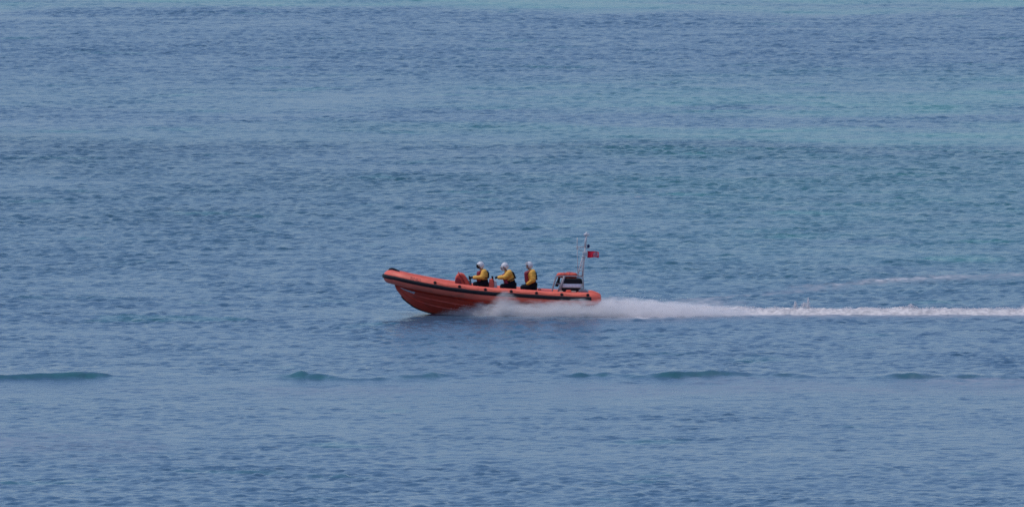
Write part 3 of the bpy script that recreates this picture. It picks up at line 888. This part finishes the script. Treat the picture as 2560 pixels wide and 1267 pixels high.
o4 = nt4.nodes.new('ShaderNodeOutputMaterial'); df = nt4.nodes.new('ShaderNodeBsdfDiffuse'); tr = nt4.nodes.new('ShaderNodeBsdfTranslucent'); mx4 = nt4.nodes.new('ShaderNodeMixShader')
tn4 = nt4.nodes.new('ShaderNodeTexNoise'); tn4.inputs['Scale'].default_value = 3
rp4 = nt4.nodes.new('ShaderNodeValToRGB'); rp4.color_ramp.elements[0].color = (.92, .92, .95, 1); rp4.color_ramp.elements[1].color = (.97, .95, .97, 1)
tc4 = nt4.nodes.new('ShaderNodeTexCoord'); nt4.links.new(tc4.outputs['Object'], tn4.inputs['Vector']); nt4.links.new(tn4.outputs['Fac'], rp4.inputs['Fac'])
nt4.links.new(rp4.outputs['Color'], df.inputs['Color']); nt4.links.new(rp4.outputs['Color'], tr.inputs['Color'])
mx4.inputs[0].default_value = .5
nt4.links.new(df.outputs[0], mx4.inputs[1]); nt4.links.new(tr.outputs[0], mx4.inputs[2]); nt4.links.new(mx4.outputs[0], o4.inputs['Surface'])

# bow and side spray thrown out on both sides of the hull
TOP = [(1085, 781), (1105, 776), (1130, 770), (1160, 762), (1190, 757), (1215, 752), (1235, 744), (1250, 737), (1262, 733), (1280, 742), (1300, 752), (1340, 754), (1380, 749), (1430, 751), (1480, 755), (1520, 752), (1545, 749), (1600, 750), (1650, 753), (1700, 757), (1760, 761), (1900, 764)]
BOT = [(1085, 783), (1105, 784), (1150, 786), (1220, 788), (1300, 789.5), (1400, 790), (1500, 791), (1620, 790), (1700, 786), (1760, 784), (1900, 783)]
DEN = [(1085, .04), (1110, .12), (1150, .22), (1200, .5), (1240, 1.0), (1280, 1.0), (1350, 1.1), (1500, 1.3), (1600, 1.2), (1680, .9), (1760, .5), (1900, .1)]
def spray(n, near_side):
    us = rng.uniform(1088, 1900, n)
    keep = rng.random(n)*1.3 < piece(us, DEN); us = us[keep]; n = len(us)
    f = rng.random(n)
    mist = rng.random(n) < .22
    f = np.where(mist, f*.9+rng.exponential(.30, n), np.abs(rng.normal(0, .52, n)))
    lump = vnoise((us-f*9)/16, us*0+3, 4)*.35+vnoise((us-f*7)/6, f*3, 6)*.2+.72
    vt = piece(us, TOP); vb = piece(us, BOT)
    v = vb-(vb-vt)*f*lump
    if near_side:
        y = -piece(us, [(1085, .35), (1130, .85), (1180, 1.2), (1250, 1.45), (1400, 1.75), (1600, 1.6), (1760, .8)])-rng.random(n)*piece(us, [(1085, .1), (1180, .3), (1300, .6), (1500, .8), (1760, .8)])
        y = y*(1-.12*np.clip(f, 0, 1))
    else:
        y = piece(us, [(1085, .35), (1130, .85), (1180, 1.2), (1250, 1.45), (1400, 1.6), (1600, 1.4), (1760, .8)])+rng.random(n)*.5
        v = v-4
    z = (785-v)/S-DEP*np.clip(y, -3, 3)
    r = rng.uniform(.003, .0075, n)
    r = np.where(mist, r*.65, r)
    return np.stack([(us-1280)/S, y, np.maximum(z, -.03)], -1), r
pn, rn = spray(9000, True)
ok_ = (pn[:, 2] < .45) | (pn[:, 0] > 3.9); pn, rn = pn[ok_], rn[ok_]
droplets('spray_drops', pn, rn*1.5, 'scattered fine drops flying out of the mist beside the hull')

def XM(u): return (u-1280)/S
vm = bpy.data.materials.new('spray_mist'); vm.use_nodes = True
nt5 = vm.node_tree; nt5.nodes.clear(); N5 = nt5.nodes; L5 = nt5.links
out5 = N5.new('ShaderNodeOutputMaterial'); pv = N5.new('ShaderNodeVolumePrincipled'); L5.new(pv.outputs[0], out5.inputs['Volume'])
pv.inputs['Color'].default_value = (.97, .955, .96, 1); pv.inputs['Anisotropy'].default_value = 0.0
tc5 = N5.new('ShaderNodeTexCoord'); sx5 = N5.new('ShaderNodeSeparateXYZ'); L5.new(tc5.outputs['Object'], sx5.inputs[0])
def m5(op, a, b_=None, clamp=False):
    n_ = N5.new('ShaderNodeMath'); n_.operation = op; n_.use_clamp = clamp
    for k_, q_ in ((0, a), (1, b_)):
        if q_ is None: continue
        if isinstance(q_, (int, float)): n_.inputs[k_].default_value = q_
        else: L5.new(q_, n_.inputs[k_])
    return n_.outputs[0]
X0, X1 = -3.05, 9.8
fx = m5('DIVIDE', m5('SUBTRACT', sx5.outputs['X'], X0), X1-X0)
def ramp5(pts):
    r_ = N5.new('ShaderNodeValToRGB'); cr = r_.color_ramp
    while len(cr.elements) < len(pts): cr.elements.new(0.5)
    for e_, (u_, val) in zip(cr.elements, pts):
        e_.position = min(1, max(0, (XM(u_)-X0)/(X1-X0))); e_.color = (val, val, val, 1)
    L5.new(fx, r_.inputs['Fac']); return r_.outputs['Color']
HT = [(1084, .10), (1105, .20), (1130, .30), (1160, .42), (1190, .52), (1215, .62), (1235, .76), (1250, .90), (1264, .98), (1280, .86), (1300, .70), (1340, .66), (1380, .72), (1430, .73), (1480, .67), (1520, .64), (1545, .62), (1600, .58), (1650, .52), (1700, .45), (1760, .40), (1900, .33)]
top5 = ramp5(HT)
den5 = ramp5([(1084, .10), (1110, .30), (1150, .45), (1200, .62), (1235, .85), (1262, .95), (1350, .95), (1450, 1.1), (1520, .9), (1600, .72), (1700, .6), (1800, .35), (1905, .0)])
mp5 = N5.new('ShaderNodeMapping'); mp5.inputs['Rotation'].default_value = (0, math.radians(18), 0); mp5.inputs['Scale'].default_value = (.55, .8, 1.35)
L5.new(tc5.outputs['Object'], mp5.inputs['Vector'])
def nz5(sc_, det):
    n_ = N5.new('ShaderNodeTexNoise'); n_.inputs['Scale'].default_value = sc_; n_.inputs['Detail'].default_value = det
    L5.new(mp5.outputs[0], n_.inputs['Vector']); return n_.outputs['Fac']
hrel = m5('DIVIDE', sx5.outputs['Z'], top5)
core = m5('ADD', m5('SUBTRACT', 1.0, hrel), m5('MULTIPLY', m5('SUBTRACT', nz5(2.6, 5), .5), 1.7), True)
core = m5('POWER', core, 1.25)
tex = m5('ADD', m5('MULTIPLY', m5('SUBTRACT', nz5(7.5, 5), .5), 3.8), 1.0, False)
tex = m5('MAXIMUM', tex, .12)
L5.new(m5('MULTIPLY', m5('MULTIPLY', m5('MULTIPLY', core, tex), den5), 9.0), pv.inputs['Density'])
def mist(side, label, k=1.0):
    bm = bmesh.new(); rings = []
    us = np.concatenate([np.arange(1086, 1300, 10), np.arange(1300, 1905, 20)])
    for u in us:
        x = XM(u); ht = float(np.interp(u, [a[0] for a in HT], [a[1] for a in HT]))*1.12*k
        yi = float(np.interp(u, [1085, 1130, 1180, 1240, 1500, 1620, 1900], [.10, .62, .88, .98, .95, .25, .1]))
        yo = float(np.interp(u, [1085, 1130, 1180, 1250, 1400, 1600, 1760, 1900], [.45, 1.05, 1.5, 1.95, 2.25, 2.2, 1.6, 1.3]))
        sec = [(yi, -.04), (yi, ht*.8), (yi+(yo-yi)*.3, ht), (yi+(yo-yi)*.7, ht*.85), (yo, ht*.3), (yo, -.04)]
        rings.append([bm.verts.new(Vector((x, side*a, b_))) for a, b_ in sec])
    for a, c in zip(rings, rings[1:]):
        for q_ in range(6): bm.faces.new((a[q_], a[(q_+1) % 6], c[(q_+1) % 6], c[q_]))
    bm.faces.new(rings[0]); bm.faces.new(list(reversed(rings[-1])))
    o = link('bow_spray', bm_mesh(bm), vm, smooth=False); tag(o, label, 'spray', kind='stuff'); return o
mist(-1, 'soft white spray mist fanning along the near side of the orange hull')
mist(1, 'white spray mist half hidden behind the stern on the far side', .9)
# spiky drops jumping off the wake ridge
n = 16000
x = rng.uniform(3.2, 44, n)
wyy = piece(x, [(2, -.1), (5, 0), (8, .35), (20, .55), (60, .75)])
jag = vnoise(x*3.1, x*0, 7)*.6+vnoise(x*9, x*0, 8)*.4
hh_ = piece(x, [(3, .4), (5, .42), (7, .36), (9, .28), (20, .25), (60, .17)])
z = hh_*(.45+.75*jag*rng.random(n)**.8)
y = wyy+rng.normal(0, .35, n)
spk = []
for (u0, hgt, wd) in ((1989, .46, .06), (2021, .60, .05), (2012, .42, .14), (2278, .36, .12)):
    m_ = 340
    t_ = rng.random(m_)
    spk.append(np.stack([(u0-1280)/S+rng.normal(0, 1, m_)*wd*(1.15-t_), .5+rng.normal(0, .1, m_), .15+(hgt-.15)*t_], -1))
pos = np.concatenate([np.stack([x, y, z], -1)]+spk)
droplets('wake_spray', pos, rng.uniform(.005, .011, len(pos)), 'jagged white drops leaping from the foam trail behind the stern')

# ------------------------------------------------------------------ light, sky, camera
SUN_EL, SUN_AZ = math.radians(66), math.radians(-85)      # azimuth measured from +Y (away from camera) towards +X
w = bpy.data.worlds.new('World'); sc.world = w; w.use_nodes = True
bg = w.node_tree.nodes['Background']
sky = w.node_tree.nodes.new('ShaderNodeTexSky'); sky.sky_type = 'NISHITA'; sky.sun_disc = False
sky.sun_elevation = SUN_EL; sky.sun_rotation = SUN_AZ
sky.air_density = 1.0; sky.dust_density = 0.1; sky.ozone_density = 2.5
tint = w.node_tree.nodes.new('ShaderNodeMix'); tint.data_type = 'RGBA'; tint.blend_type = 'MULTIPLY'
tint.inputs[0].default_value = 1.0; tint.inputs[7].default_value = (1.0, 1.0, 1.095, 1)
w.node_tree.links.new(sky.outputs[0], tint.inputs[6]); w.node_tree.links.new(tint.outputs[2], bg.inputs['Color']); bg.inputs['Strength'].default_value = 0.11
sd = bpy.data.lights.new('sun', 'SUN'); sd.energy = 2.0; sd.angle = math.radians(10); sd.color = (1, .93, .86)
so = bpy.data.objects.new('sun', sd); COL.objects.link(so)
dirv = Vector((math.sin(SUN_AZ)*math.cos(SUN_EL), math.cos(SUN_AZ)*math.cos(SUN_EL), math.sin(SUN_EL)))
so.rotation_euler = dirv.to_track_quat('Z', 'Y').to_euler(); so.location = (0, 0, 60)

cd = bpy.data.cameras.new('camera'); cd.sensor_width = 36; cd.lens = F*36/2560; cd.clip_start = 1; cd.clip_end = 30000
co_ = bpy.data.objects.new('camera', cd); COL.objects.link(co_)
co_.location = (0, -CAM_D, CAM_H); co_.rotation_euler = (math.pi/2-PITCH, 0, 0)
sc.camera = co_
sc.view_settings.view_transform = 'Standard'; sc.view_settings.look = 'None'
sc.view_settings.exposure = 0.02; sc.view_settings.gamma = 1
sc.cycles.use_denoising = True; sc.cycles.denoising_prefilter = 'NONE'; sc.cycles.denoising_input_passes = 'RGB_ALBEDO_NORMAL'
sc.cycles.volume_bounces = 5; sc.cycles.volume_step_rate = 0.12; sc.cycles.volume_max_steps = 256; sc.cycles.max_bounces = 12; sc.cycles.diffuse_bounces = 9; sc.cycles.glossy_bounces = 2; sc.cycles.transmission_bounces = 9
sc.cycles.filter_width = 1.6
sc.cycles.caustics_reflective = False; sc.cycles.caustics_refractive = False
